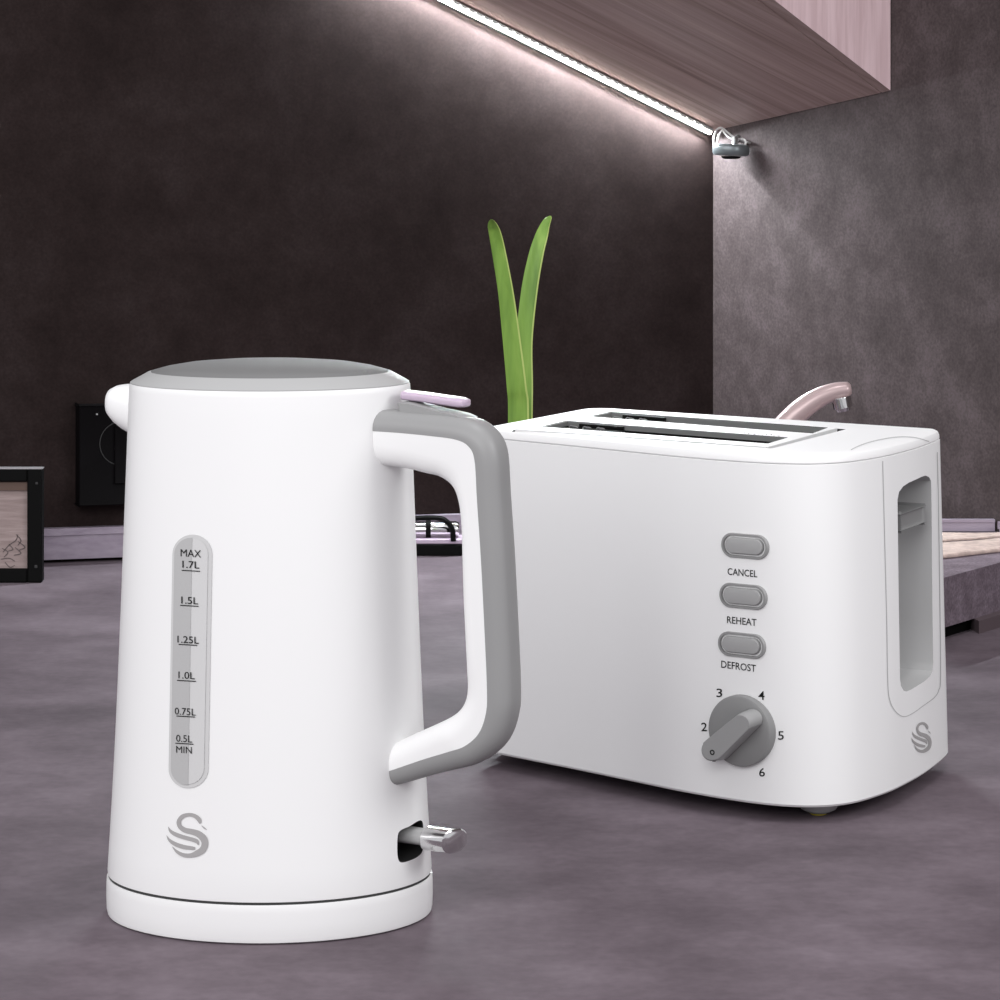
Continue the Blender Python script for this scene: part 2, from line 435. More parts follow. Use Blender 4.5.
# ------------------------------------------------------------------ chrome rack behind the kettle handle
ry = 3000*H/(556-HY)
def rp(x, y, d=0.0):
    p = on_y(x, y, ry + d); return p
rack = thing('chrome_holder', 'low chrome holder with black straps on a black base behind the kettle handle', 'holder', (rp(440, 556).x, ry, 0))
def rbar(x0, y0, x1, y1, d0, d1, bev=.001):
    a = rp(x0, y0); b = rp(x1, y1)
    z0 = max(b.z, 0)
    return obox(((a.x+b.x)/2, ry + (d0+d1)/2, (z0+a.z)/2), Vector(((b.x-a.x)/2, 0, 0)), Vector((0, (d1-d0)/2, 0)), Vector((0, 0, (a.z-z0)/2)), bev, 1)
obj('base', *rbar(386, 544.5, 462, 556, 0, .034), BLACK, rack, 0)
obj('tray', *rbar(385, 539.5, 464, 544.3, .001, .034, .0008), LILAC, rack, 0, label='pale lilac tray edge')
za = rp(440, 540).z; zb = rp(440, 523.5).z; rr = (zb-za)/2
xa, xb = rp(388, 530).x, rp(459, 530).x
obj('cylinder', *tube([Vector((xa, ry+.016, za+rr)), Vector((xa+.003, ry+.016, za+rr)), Vector((xb-.003, ry+.016, za+rr)), Vector((xb, ry+.016, za+rr))], [rr*.8, rr, rr, rr*.8], 28), CHROME, rack, 35)
def strap(x, w):
    rings = []
    X = rp(x, 530).x; W = w/1140/2
    for k in range(13):
        a = math.radians(-95 + 15.5*k + 0)
        rings.append([Vector((X+sx_*W, ry+.016 - math.cos(a)*R_, za+rr+math.sin(a)*R_)) for sx_, R_ in ((-1, rr*1.02), (1, rr*1.02), (1, rr*1.12), (-1, rr*1.12))])
    return loft(rings)
obj('strap', *strap(428, 5), BLACK, rack, 35)
obj('strap', *strap(400, 5), BLACK, rack, 35)
cpts = cat([rp(384, 519), rp(405, 518.5), rp(436, 518), rp(446, 521), rp(452, 529), rp(453.5, 541)], 6)
obj('guard_bar', *tube(cpts, .0024, 10, 1.3), BLACK, rack, 40)

# ------------------------------------------------------------------ raised slab, trim, cloths at the right edge
zt, zb_ = .046, .0095
sf = 3000*.32/(577-HY)
e0 = on_z(700, 640, zt); e1 = on_z(945, 577.5, zt); e2 = on_z(1000, 562.5, zt)
sdir = (e2-e1).normalized(); e3 = e1 - sdir*.06; e4 = e2 + sdir*.30
def rwall_at(p, dirv):   # meet the right wall
    t = (WC - p).dot(rn)/dirv.dot(rn); return p + dirv*t
bk = Vector((-.12, 1, 0)).normalized()
rq3 = rwall_at(e3, bk) + rn*.002; rq4 = rwall_at(e4, bk)+rn*.002
if (rq4-e4).dot(bk) < .01: rq4 = e4 + bk*.01
def zz(p, z): return Vector((p.x, p.y, z))
slab = thing('raised_slab', 'raised grey stone slab at the right edge behind the toaster', 'slab', (e1.x, e1.y, 0))
obj('top_slab', *hexa([zz(e3, zb_), zz(e4, zb_), zz(rq4, zb_), zz(rq3, zb_)], [zz(e3, zt), zz(e4, zt), zz(rq4, zt), zz(rq3, zt)]), SLABM, slab, 0)
pm = on_z(979, 634, 0); q0 = pm; q1 = pm + sdir*.25
obj('support', *hexa([zz(q0, 0), zz(q1, 0), zz(q1 + bk*.03, 0), zz(q0 + bk*.03, 0)], [zz(q0, zb_), zz(q1, zb_), zz(q1 + bk*.03, zb_), zz(q0 + bk*.03, zb_)]), pmat('purple_brown_panel', (.12, .09, .10), .6), slab, 0)
q2 = zz(pm + bk*.022 - sdir*.08, 0); q3 = zz(pm + bk*.022, 0)
obj('gap_shade_sheet', *hexa([q2, q3, q3 + bk*.01, q2 + bk*.01], [zz(q2, zb_), zz(q3, zb_), zz(q3 + bk*.01, zb_), zz(q2 + bk*.01, zb_)]), BLACK, slab, 0)  # black sheet standing in for the shade in the gap under the slab
b0 = rwall_at(zz(on_y(860, 500, 2.5), 0), Vector((0, 1, 0)))
cA, cB, cD = Vector((.29, 2.449, 0)), Vector((.404, 2.449, 0)), Vector((.29, 2.617, 0))
cy = Vector((0, 1, 0))
l1_ = hexa(*[[zz(p, zt + z) for p in (cA, cB, cB + cy*.006, cA + cy*.006)] for z in (.0005, .0085)])
l2_ = hexa(*[[zz(p, zt + z) for p in (cA - cy*.0015, cB - cy*.0015, cB + cy*.006, cA + cy*.006)] for z in (.0080, .0102)])
struct('trim_2', *merge(l1_, l2_), TRIMM)
trim('baseboard_right', WR + dr*.008, WE, rn, zt + .0006, zt + .0102, .008)
def cloth(name, label, poly, z0, h, fold):
    rings = []
    P = cat([Vector((a, b, 0)) for a, b in poly], 5, True)
    c = sum(P, Vector())/len(P)
    for k, zc in ((1.0, 0), (1.02, .3), (1.02, .7), (.98, .95), (.9, 1.05), (.6, 1.12), (.25, 1.1)):
        ring = []
        for i, p in enumerate(P):
            q = c + (p-c)*k
            w = on_z(q.x, q.y, z0); w.z = z0 + h*zc + (fold*math.sin(i*.9 + k*5) if 0 < k < 1.0 else 0)
            ring.append(w)
        rings.append(ring)
    o = obj(name, *loft(rings), CLOTHM, None, 60, loc=rings[0][0]); o['label'] = label; o['category'] = 'cloth'; return o
cloth('folded_cloth', 'beige folded cloth lying on the raised slab, nearer the front edge', [(925, 549), (960, 544.5), (1010, 540.5), (1055, 539), (1060, 548), (1000, 552), (972, 555), (930, 559)], zt+.0004, .0028, .0003)
cloth('folded_cloth', 'narrow beige cloth lying on the raised slab close to the wall trim', [(925, 535), (960, 534.6), (1010, 534), (1050, 533.8), (1055, 536.5), (1000, 538), (962, 540.5), (928, 542)], zt+.0004, .0016, .0002)

# ------------------------------------------------------------------ tap
tb = on_z(742, 556, zt); TY = tb.y
tb = Vector((on_y(752, 0, 2.36).x, 2.36, 0)); TY = 2.36
tap = thing('tap', 'pinkish curved tap spout with chrome nozzle rising behind the toaster', 'tap', tb)
c_ = cat([on_y(x, y, TY) for x, y in ((752, 520), (757, 480), (772, 442), (793, 417), (815, 400), (835, 391.5), (851, 389))], 6)
n_ = len(c_); st = 3000/TY
R = [ (11.5 - 4.2*max(0, (i/(n_-1)) - .55)/.45)/st for i in range(n_)]
R[-1] = 5.0/st
obj('spout', *tube([Vector((tb.x, TY, .0))] + c_, [13/st] + R, 20), PINKM, tap, 45)
nz0 = on_y(841, 397, TY); nz1 = on_y(844, 411, TY)
obj('nozzle', *tube([nz0, nz0.lerp(nz1, .1), nz0.lerp(nz1, .75), nz0.lerp(nz1, .76), nz1], [9.6/st, 9.8/st, 9.8/st, 8/st, 6.5/st], 24), CHROME, tap, 30)
obj('base_ring', *tube([Vector((tb.x, TY, .0)), Vector((tb.x, TY, .012))], 17/st, 24), CHROME, tap, 30)

# ------------------------------------------------------------------ green leaves behind the toaster
LY = 2.10
def leaf(name, label, cl, depth, lean):
    """cl: (x, y, halfwidth) in px from the foot to the tip; strap leaf with a shallow V section"""
    P = cat([(a, b, c) for a, b, c in cl], 8); rings = []; n = len(P)
    for i, p in enumerate(P):
        Y = depth + lean*(i/(n-1))
        q = on_y(p.x, p.y, Y); w = p.z*Y/3000; t = .0011*min(1, .3 + w/.004)
        sec = [(-1, .0), (-.82, -.6), (-.4, -.2), (0, .3), (.4, -.2), (.82, -.6), (1, 0), (.82, .9), (.4, 1.6), (0, 2.2), (-.4, 1.6), (-.82, .9)]
        rings.append([q + Vector((a*w, b*t, 0)) for a, b in sec])
    vs, fs = loft(rings); m = len(rings[0])
    fm = []
    for f in fs:
        j = min(x % m for x in f) if len(f) == 4 else 3
        ks = sorted(x % m for x in f)
        fm.append(1 if len(f) == 4 and (ks[:2] == [5, 5] or ks[0] == 5 or (ks[0] == 6 and ks[-1] == 7)) else 0)
    root = q0_ = on_y(cl[0][0], cl[0][1], depth)
    o = obj(name, vs, fs, None, None, 50, mats=[LEAFM, LEAFE], fm=fm, loc=root); return o
base_y = HY + 3000*H/LY
pl = thing('spring_onion', 'two long green leaves standing upright behind the toaster', 'plant', (on_y(517, base_y, LY).x, LY, 0))
for cl, d, ln in (([(515, base_y, 9), (516, 560, 10), (518.5, 420, 10.5), (516.5, 385, 10), (510.5, 330, 8.8), (505.5, 290, 7.8), (498.5, 250, 7), (495, 233, 6.3), (493, 226, 5.3), (492, 221.5, 3.2), (491.5, 219.2, .8)], LY, -.04),
                  ([(519, base_y, 7), (522, 560, 9), (525, 420, 7.6), (525, 385, 8), (524.5, 340, 8.2), (529.5, 290, 8.3), (536, 255, 7.6), (541, 237, 6.8), (544.5, 226, 5.2), (548, 218.5, 3.6), (550, 215.8, 1)], LY+.014, .03)):
    o = leaf('leaf', '', cl, d, ln)
    M = o.location.copy(); o.parent = pl; o.location = M - pl.location

# ------------------------------------------------------------------ TOASTER
ZB, ZS, ZT = .010, .192, .1980
bot = [(499, 752.6), (540, 760.8), (576, 768), (625, 778.2), (672, 788), (700, 793.2), (720, 796.6), (745, 800.4), (768, 803.2), (792, 805), (816, 805.4), (838, 804.0), (861, 799.9), (888, 791.2), (906, 782.8), (924, 772.6), (938, 762.2), (946.5, 754.6)]
plan = [Vector(on_z(x, y, ZB).xy) for x, y in bot]
def fillet(prev, c, nxt, r, n=8):
    a = (prev-c).normalized(); b = (nxt-c).normalized(); th = a.angle(b); d = r/math.tan(th/2)
    p0, p1 = c + a*d, c + b*d; out = []
    cen = c + (a+b).normalized()*(r/math.sin(th/2))
    for k in range(n+1):
        t = k/n; q = p0.lerp(p1, t); m = (1-t)**2*p0 + 2*t*(1-t)*c + t*t*p1
        out.append(cen + (m-cen).normalized()*r)
    return out
A0 = Vector((-.014, 1.7555)); E0 = Vector((.2625, 1.752)); G0 = Vector((.0585, 1.899))
plan_cr = [Vector(p) for p in cat([(p.x, p.y, 0) for p in plan], 5)]
plan_cr = [Vector((p.x, p.y)) for p in plan_cr]
pl_all = plan_cr + fillet(plan_cr[-1], E0, G0, .010) + fillet(E0, G0, A0, .016) + fillet(G0, A0, plan_cr[0], .012)
pl3 = resample([Vector((p.x, p.y, 0)) for p in pl_all + [pl_all[0]]], 181)[:-1]
P2 = [Vector((p.x, p.y)) for p in pl3]
def inset(P, d):
    n = len(P); out = []
    for i in range(n):
        a, b, c = P[i-1], P[i], P[(i+1) % n]
        t = ((c-b).normalized() + (b-a).normalized()).normalized()
        out.append(b + Vector((-t.y, t.x))*d)
    return out
def ring(P, z): return [Vector((p.x, p.y, z)) for p in P]
piv = Vector((0, 1.745))
PT = [piv + (p - piv)*.982 for p in P2]
tc = sum(P2, Vector((0, 0)))/len(P2)
toaster = thing('toaster', 'white two-slice toaster with grey buttons and dial', 'toaster', (tc.x, tc.y, 0))
zfun = lambda d: ZT
rings = [ring(inset(P2, .004), ZB - .0015), ring(inset(P2, .001), ZB - .0012), ring(P2, ZB), ring(PT, ZS - .0002), ring(inset(PT, .0004), ZS)]
body = obj('body', *loft(rings), TWHITE, toaster, 35)
# recess in the right end
ea = Vector(on_z(888, 791.2, ZB).xy); eb = Vector(on_z(942, 759.5, ZB).xy)
edir = Vector(((eb-ea).x, (eb-ea).y, 0)).normalized(); en = Vector((edir.y, -edir.x, 0))
Bt = bvh(body)
rec = [(897.5, 500), (899, 492), (903, 486.5), (909, 482.5), (921, 477), (925.5, 475.6), (929, 477), (931, 481), (931.4, 490), (932, 560), (932.6, 620), (933.3, 662), (932.5, 671), (930, 676), (926, 680), (911, 689.5), (906.5, 691.5), (903.5, 690.5), (901, 686), (900, 679), (898.8, 600)]
rp3 = proj(Bt, rec, 0)
front = [p + en*.012 for p in rp3]; backp = [p - en*.022 for p in rp3]
# the tray opening in the cap, the two slots
TZ = ZT
trayo = [on_z(x, y, TZ) for x, y in ((512, 429.8), (771.5, 448.6), (846, 429.3), (600, 411.6))]
def shrink(q, d):
    out = []; n = len(q)
    for i in range(n):
        a, b, c = q[i-1], q[i], q[(i+1) % n]
        e1_ = (b-a).normalized(); e2_ = (c-b).normalized(); n1 = Vector((-e1_.y, e1_.x, 0)); n2 = Vector((-e2_.y, e2_.x, 0))
        m = (n1+n2); m = m/ max(.2, m.length_squared)*2
        out.append(b + m*d)
    return out
slot1 = [on_z(x, y, TZ) for x, y in ((541, 427.6), (768, 444.6), (788, 438.6), (566, 421.6))]
slot2 = [on_z(x, y, TZ) for x, y in ((589, 417.4), (813, 434.4), (828, 428.6), (610, 412.7))]
def prism(q, z0, z1): return hexa([zz(p, z0) for p in q], [zz(p, z1) for p in q])
cuts = [(*loft([front, backp]), RECESS), (*prism(slot1, .06, .25), BLACK), (*prism(slot2, .06, .25), BLACK)]
bool_cut(body, cuts)
# top cap
rings = [ring(inset(PT, .0006), ZS + .0003), ring(inset(PT, .0002), ZS + .0008), ring(inset(PT, .0004), ZS + .0028), ring(inset(PT, .0012), ZS + .0044), ring(inset(PT, .0035), ZS + .0055), ring(inset(PT, .009), ZT)]
cap = obj('top_cap', *loft(rings), WEDGE, toaster, 50)
bool_cut(cap, [(*prism(trayo, ZT - .005, ZT + .03), SEAMD), (*prism(slot1, .06, .25), BLACK), (*prism(slot2, .06, .25), BLACK)])
for p in (): pass
ti = shrink(trayo, .0014)
ti[1] = ti[1] - (ti[1]-ti[0]).normalized()*.0016; ti[2] = ti[2] - (ti[2]-ti[3]).normalized()*.0040
PLATE = noise_col(pmat('speckled_white_plate', (.8, .8, .8), .4), [(.0, (.86, .86, .86)), (1, (.86, .86, .86))])
tray = obj('slot_plate', *prism(ti, ZT - .0046, ZT + .0006), WEDGE, toaster, 0)
bool_cut(tray, [(*prism(slot1, .06, .25), BLACK), (*prism(slot2, .06, .25), BLACK)])
# metal liners of the slots
SLOTG = pmat('slot_metal', (.20, .205, .20), .5, .2, spec=.2)
for q, zc in ((slot1, .0016), (slot2, .0022)):
    o_, i_ = shrink(q, .0002), shrink(q, .0012)
    za_, zb2 = ZT - .001 - .0, ZT - zc - .0008
    rg = [[zz(p, zb2) for p in o_], [zz(p, ZT + .0003) for p in o_], [zz(p, ZT + .0003) for p in i_], [zz(p, zb2) for p in i_]]
    rg.append(rg[0])
    ln = obj('slot_rim', *loft(rg, False, False), SLOTG, toaster, 0)
    rg = [[zz(p, .075) for p in o_], [zz(p, zb2) for p in o_], [zz(p, zb2) for p in i_], [zz(p, .075) for p in i_]]; rg.append(rg[0])
    obj('slot_wall', *loft(rg, False, False), BLACK, toaster, 0)
    # black carriage ends and guard wires at the left of the slot
    u = (q[1]-q[0]).normalized(); v = (q[3]-q[0]).normalized()
    base = q[3] + u*.012
    obj('carriage', *merge(obox(base + u*.016 - v*.0035 + up*(-.0022), u*.016, v*.0016, up*.002, 0), obox(base + u*.020 - v*.010 + up*(-.0042), u*.014, v*.004, up*.002, 0),
                           obox(base - u*.004 - v*.014 + up*(-.0035), u*.006, v*.008, up*.001, 0)), BLACK, toaster, 0)
    for k in range(3):
        a_ = q[3] + u*(.004 + .010*k) - v*.006 + up*(-.003)
        obj('guard_wire', *tube(cat([a_ + up*(-.01), a_ + up*.0002 + u*.001, a_ + u*.004 + up*.0012, a_ + u*.008 - up*.0003, a_ + u*.009 - up*.01], 5), .0004, 6), STEEL, toaster, 40)
# embossed row of marks on the bridge between the slots
Bp = bvh(tray)
mk = []
rnd = random.Random(2)
for k in range(48):
    t = k/47.0; x = 600 + t*178 + rnd.uniform(-1, 1); y = 420.5 + t*15.6 + rnd.uniform(-.9, .9)
    if rnd.random() < .3: continue
    w = rnd.uniform(.6, 1.6); h = rnd.uniform(.35, .8); s = rnd.uniform(-1.5, 1.5)
    mk.append(([(x-w, y+h*.3), (x+w*.3+s*.3, y+h), (x+w, y-h*.2), (x-w*.2+s*.3, y-h)], [(0, 1, 2, 3)]))
decal('embossed_marks', Bp, mk, DGREY, toaster, .0001)
# arc crease on the cap and the end panel outline
Bc = bvh(cap); Bt = bvh(body)
def rib(pts, w): return ribbon2([(a, b, w) for a, b in pts], 6)
decal('cap_crease', Bc, [rib([(851, 450), (858, 446.5), (868, 442.8), (880, 439.8), (893, 437.6), (905, 436.9), (917, 438.2), (929, 441.5)], .9)], SEAM, toaster, .00015)
decal('end_panel_seam', Bt, [rib([(882.5, 461), (884, 520), (886.5, 620), (887.5, 680), (889.5, 700), (895, 711), (903, 716.5), (912, 713.5), (924, 705), (934, 697.5), (938.5, 690), (940.3, 676), (939.7, 600), (938.2, 500), (937, 452)], .8)], SEAM, toaster, .0002)
# lever in the recess
def lev(px, py, d): 
    return hit(Bt0, px, py, 0)
rm = sum(rp3, Vector())/len(rp3)
pl_n = en
def onrec(x, y, depth): return on_plane(x, y, rm - en*depth, en)
l0, l1 = onrec(896, 517, .004), onrec(920, 511.5, .004)
ztop, zbot = onrec(908, 510, .004).z, onrec(908, 526, .004).z
lc = (l0+l1)/2; lc.z = (ztop+zbot)/2
obj('lever', *obox(lc - en*.0070, edir*((l1-l0).length/2), en*.0085, up*((ztop-zbot)/2), .0016, 3), pmat('lever_grey', (.24, .24, .24), .5), toaster, 40)
# buttons
fdirp = Vector((P2[0].x, P2[0].y, 0))
def local_frame(x, y):
    c = hit(Bt, x, y, 0); a = hit(Bt, x-12, y, 0); b = hit(Bt, x+12, y, 0)
    # stay on one height
    t = Vector((b.x-a.x, b.y-a.y, 0)).normalized(); n = Vector((t.y, -t.x, 0)); return c, t, n
for bx, by in ((745, 546), (743.2, 596.2), (741.8, 645)):
    c, t, n = local_frame(bx, by)
    s = 3000/c.y; wx = 22.3/s/abs(t.x); hz = 12.3/s
    def pill(w, h, z): return [c + t*a + up*b + n*z for a, b in rrect(w, h, min(w, h)*.98, 8)]
    rim = obj('button_rim', *loft([pill(wx, hz, -.002), pill(wx, hz, .0006), pill(wx*.975, hz*.95, .0012), pill(wx*.90, hz*.82, .0012), pill(wx*.885, hz*.78, .0002), pill(wx*.885, hz*.78, -.002)], True, True), pmat('button_rim_grey', (.27, .27, .27), .35), toaster, 40)
    obj('button', *loft([pill(wx*.80, hz*.66, -.0015), pill(wx*.80, hz*.66, .0010), pill(wx*.77, hz*.58, .0020), pill(wx*.6, hz*.3, .0023)], True, True), pmat('button_grey', (.35, .35, .35), .45), rim, 40)
decal('printed_label', Bt, [text2('CANCEL', 742.6, 572.6, 29.6, 6.9, .09)], PRINT, toaster)
decal('printed_label', Bt, [text2('REHEAT', 742, 621.0, 29.4, 6.9, .10)], PRINT, toaster)
decal('printed_label', Bt, [text2('DEFROST', 738.8, 666.2, 34.6, 7.2, .13)], PRINT, toaster)
for ch_, nx_, ny_, nw_ in (('1', 714.2, 757.2, 3.2), ('2', 704.4, 726.8, 5.8), ('3', 719.6, 692.8, 5.8), ('4', 761.6, 695.4, 6.2), ('5', 781.0, 735.4, 5.8), ('6', 762.2, 772.2, 5.8)):
    decal('dial_number', Bt, [text2(ch_, nx_, ny_, nw_, 8.6)], PRINT, toaster)
decal('logo', Bt, swan(911, 722.5, 931.5, 753), LOGO, toaster)
# dial
c, t, n = local_frame(743, 730)
s = 3000/c.y; rx = 33.2/s; 
rx = 35.5/s; 
def disc(r, z, m=56, oc=None):
    return [c + t*math.cos(2*math.pi*i/m)*r*1.0 + up*math.sin(2*math.pi*i/m)*r + n*z for i in range(m)]
dial = obj('dial', *loft([disc(rx, -.003), disc(rx, .0034), disc(rx*.985, .0044), disc(rx*.93, .0050), disc(rx*.5, .0050)]), DGREY, toaster, 40)
def onface(x, y, z): return on_plane(x, y, c + n*z, n)
def bar(poly, z0, z1, k1):
    cc = sum([Vector((a, b, 0)) for a, b in poly], Vector())/len(poly)
    P = cat([Vector((a, b, 0)) for a, b in poly], 4, True); rg = []
    for k, z in ((1.06, z0), (1.03, z0+(z1-z0)*.6), (1.0, z0+(z1-z0)*.85), (k1, z1)):
        rg.append([onface(*(cc + (p-cc)*k).xy, .0) + n*z for p in P])
    return loft(rg)
ha, hb = Vector((757, 718)), Vector((728, 744))
ax_ = (hb-ha).normalized(); pr = Vector((-ax_.y, ax_.x)); poly = []
for k in range(9):
    a = math.radians(180*k/8); poly.append(hb + ax_*math.sin(a)*13 + pr*math.cos(a)*11.5)
for k in range(9):
    a = math.radians(180*k/8); poly.append(ha - ax_*math.sin(a)*9 - pr*math.cos(a)*9.5)
obj('grip', *bar([tuple(p) for p in poly], .0058, .017, .93), GREY, dial, 40)
tip = onface(728, 747.0, 0) + n*.0172
rg = [[tip + t*math.cos(2*math.pi*i/20)*r + up*math.sin(2*math.pi*i/20)*r + n*z for i in range(20)] for r, z in ((.0014, -.0004), (.0014, .0001), (.0009, .0001), (.0009, -.0004))]
rg.append(rg[0])
obj('pointer_mark', *loft(rg, False, False), BLACK, dial, 30)
# feet
for fx, fyy, vis in ((822, 814.5, 1), (506, 759, 1), (905, 750, 0), (640, 735, 0)):
    if vis: p = on_z(fx, fyy, 0)
    if not vis:
        q = P2[100] if fx == 905 else P2[130]
    p = p if vis else None
    if fx == 822: p = on_z(821, 815.5, 0) + Vector((-.001, .004, 0))
    elif fx == 506: p = Vector((.010, 1.788, 0))
    elif fx == 905: p = Vector((.236, 1.752, 0))
    else: p = Vector((.062, 1.875, 0))
    def fr_(r, z): return [p + Vector((math.cos(2*math.pi*i/32)*r, math.sin(2*math.pi*i/32)*r, z)) for i in range(32)]
    ft = obj('foot', *loft([fr_(.0050, .0008), fr_(.0095, .0030), fr_(.0135, .0088)]), LGREY, toaster, 40)
    obj('foot_pad', *loft([fr_(.0042, .0), fr_(.0050, .0008)]), YEL, ft, 40, label='small yellow pad under the foot')

# ------------------------------------------------------------------ KETTLE
KS = 2104.0; KY = F/KS; KX = (270-500)/KS; KK = .81
kc = Vector((KX, KY, 0))
kettle = thing('electric_kettle', 'tall white electric kettle with grey D-shaped handle and lid', 'kettle', kc)
def kz(y): return H - (y-HY)/KS
def kring(rpx, z, m=128):
    r = rpx/KS
    return [kc + Vector((math.cos(2*math.pi*i/m)*r, math.sin(2*math.pi*i/m)*r*KK, z)) for i in range(m)]
prof = [(870.2, 159.5), (869.4, 161.3), (866, 161.6), (840, 160.0), (800, 157.6), (760, 155.4), (720, 153.4), (680, 151.6), (640, 149.9), (600, 148.3), (560, 146.8), (520, 145.3), (480, 143.8), (440, 142.3), (410, 141.2), (388, 140.4), (383.5, 140.0), (381.8, 139.0)]
kb = obj('body', *loft([kring(r, kz(y)) for y, r in prof]), WHITE, kettle, 40)
sv, sf_ = ribbon2([(0, 0, 1), (1, 1, 1)])
# switch opening in the body
Bk = bvh(kb)
sw = [(397.5, 838), (399, 832), (403, 829), (410, 826), (417, 821.5), (421, 820.5), (423, 824), (423.5, 840), (422.5, 851), (418, 856.5), (410, 860.5), (402, 862.5), (398.5, 860), (397.3, 852)]
sp = proj(Bk, [(p.x, p.y) for p in cat([(a, b, 0) for a, b in sw], 3, True)], 0)
sn = Vector((math.cos(math.radians(48)), -math.sin(math.radians(48)), 0)) 
bool_cut(kb, [(*loft([[p + sn*.02 for p in sp], [p - sn*.016 for p in sp]]), pmat('opening_dark', (.035, .035, .035), .5))])
# base band
bprof = [(909.8, 150), (909.6, 159), (908.2, 161.4), (904, 162.4), (892, 162.8), (880, 162.7), (873, 162.3), (872.2, 162.0), (872.0, 158)]
obj('base', *loft([kring(r, max(kz(y), 0.0003)) for y, r in bprof]), WHITE, kettle, 40)
obj('base_seam', *loft([kring(160.6, kz(872.6)), kring(160.6, kz(869.6))]), SEAMD, kettle, 40)
# lid
LIDR = pmat('lid_rim_grey', (.40, .40, .40), .5, spec=.25)
LIDC = pmat('lid_grey', (.175, .175, .175), .7, spec=.25)
lid = obj('lid', *loft([kring(139.2, kz(382.4)), kring(139.3, kz(381.2)), kring(137.5, kz(380)), kring(122, kz(371.6)), kring(119.5, kz(370.8)), kring(118.5, kz(371.2))]), LIDR, kettle, 40)
obj('lid_panel', *loft([kring(118.8, kz(371.4)), kring(118.5, kz(370.4)), kring(104, kz(366.4)), kring(84, kz(363)), kring(55, kz(360.6)), kring(22, kz(359.6))]), LIDC, lid, 60, label='darker grey top panel')
# spout: a rounded snout
sd = Vector((-.93, .36, 0)).normalized(); sw_ = Vector((-sd.y, sd.x, 0)); rings = []
def sring(rpx, zt_y, zb_y, half):
    zt_, zb3 = kz(zt_y), kz(zb_y); cz = (zt_+zb3)/2; hz_ = (zt_-zb3)/2; out = []
    for i in range(32):
        a = 2*math.pi*i/32; cc_, ss = math.cos(a), math.sin(a)
        sg = lambda v: math.copysign(abs(v)**.85, v)
        out.append(kc + sd*(rpx/KS) + sw_*sg(cc_)*half/KS + up*(cz + sg(ss)*hz_))
    return out
for rpx, a, b, hf in ((118, 388, 458, 34), (138, 388, 447, 30), (150, 388, 440, 27.5), (161, 388.6, 435, 25), (170, 390, 429, 22.5), (176.5, 393, 422.5, 18.5), (180, 399, 416, 12)):
    rings.append(sring(rpx, a, b, hf))
obj('spout', *loft(rings), WHITE, kettle, 50)
# gauge
decal('water_gauge', Bk, [grid_in_pill(193, 534.5, 188.5, 788, 19.8)], LGREY, kettle, .0004)
ga = bpy.data.objects['water_gauge']
ga['label'] = 'translucent grey water level window'
ga.data.materials[0] = pmat('gauge_rim_plastic', (.60, .60, .60), .25)
decal('gauge_window', Bk, [grid_in_pill(193, 538.5, 188.5, 784, 15.8)], GAUGE, ga, .0007)
gv, gf = grid_in_pill(192.2, 537.5, 188.2, 784.5, 16.6, 16)
chan = ([], [])
for (x, y) in gv:
    cxl = 192.2 + (188.2-192.2)*(y-537.5)/247
    chan[0].append((min(x, cxl + .8), y))
decal('gauge_channel', Bk, [(chan[0], gf)], GAUGED, ga, .0009)
txt = [text2('MAX', 192, 553, 20, 7.2, .06, 0, 0), text2('1.7L', 192, 564.4, 16.5, 7, .06, 0, .004), rib([(183, 570), (201, 571)], .9),
       text2('1.5L', 190.9, 600.2, 16.5, 7, .06, 0, .004), rib([(181.5, 605), (199.5, 606)], .9),
       text2('1.25L', 189.3, 639.4, 21, 7, .06, 0, .004), rib([(180, 644), (198, 645)], .9),
       text2('1.0L', 187.8, 675, 16, 7, .06, 0, 0), rib([(178.5, 680), (197, 681)], .9),
       text2('0.75L', 186.4, 711.2, 20.5, 7, .06, 0, 0), rib([(177.8, 715.6), (196, 716.6)], .9),
       text2('0.5L', 185.3, 738.2, 15.5, 7, .06, 0, 0), rib([(176.8, 742.8), (194.4, 743.8)], .9),
       text2('MIN', 185.2, 749.4, 15.2, 6.6, .06, 0, 0)]
decal('printed_scale', Bk, txt, PRINT, ga, .0012)
decal('logo', Bk, swan(167, 813.4, 209.2, 858), LOGO, kettle, .0004)
# handle
ha_ = math.radians(25)
hu = Vector((math.cos(ha_), -math.sin(ha_), 0)); hn = Vector((-math.sin(ha_), -math.cos(ha_), 0)); HWD = .0115
def onh(x, y): 
    p = on_plane(x, y, kc + hn*HWD, hn); q = p - kc; return Vector((q.dot(hu), q.z, 0))
I_ = [(352, 462), (378, 467), (400, 470), (420, 475), (434, 478.5), (446, 487.5), (453, 503), (456, 530), (458.5, 600), (461.5, 670), (461.5, 692), (459, 704), (453, 713), (443, 720.5), (424, 729.5), (402, 739), (384, 748), (370, 756)]
S_ = [(352, 430), (378, 431.5), (400, 433), (430, 436), (455, 439.5), (468, 446), (474.5, 460), (477, 500), (481, 560), (485, 640), (487, 690), (486, 713), (479, 733), (465, 746), (448, 752), (422, 760), (393, 770), (378, 775)]
# pair the curves by matching control points, then refine
Ic = cat([onh(*p) for p in I_], 6); Sc = cat([onh(*p) for p in S_], 6)
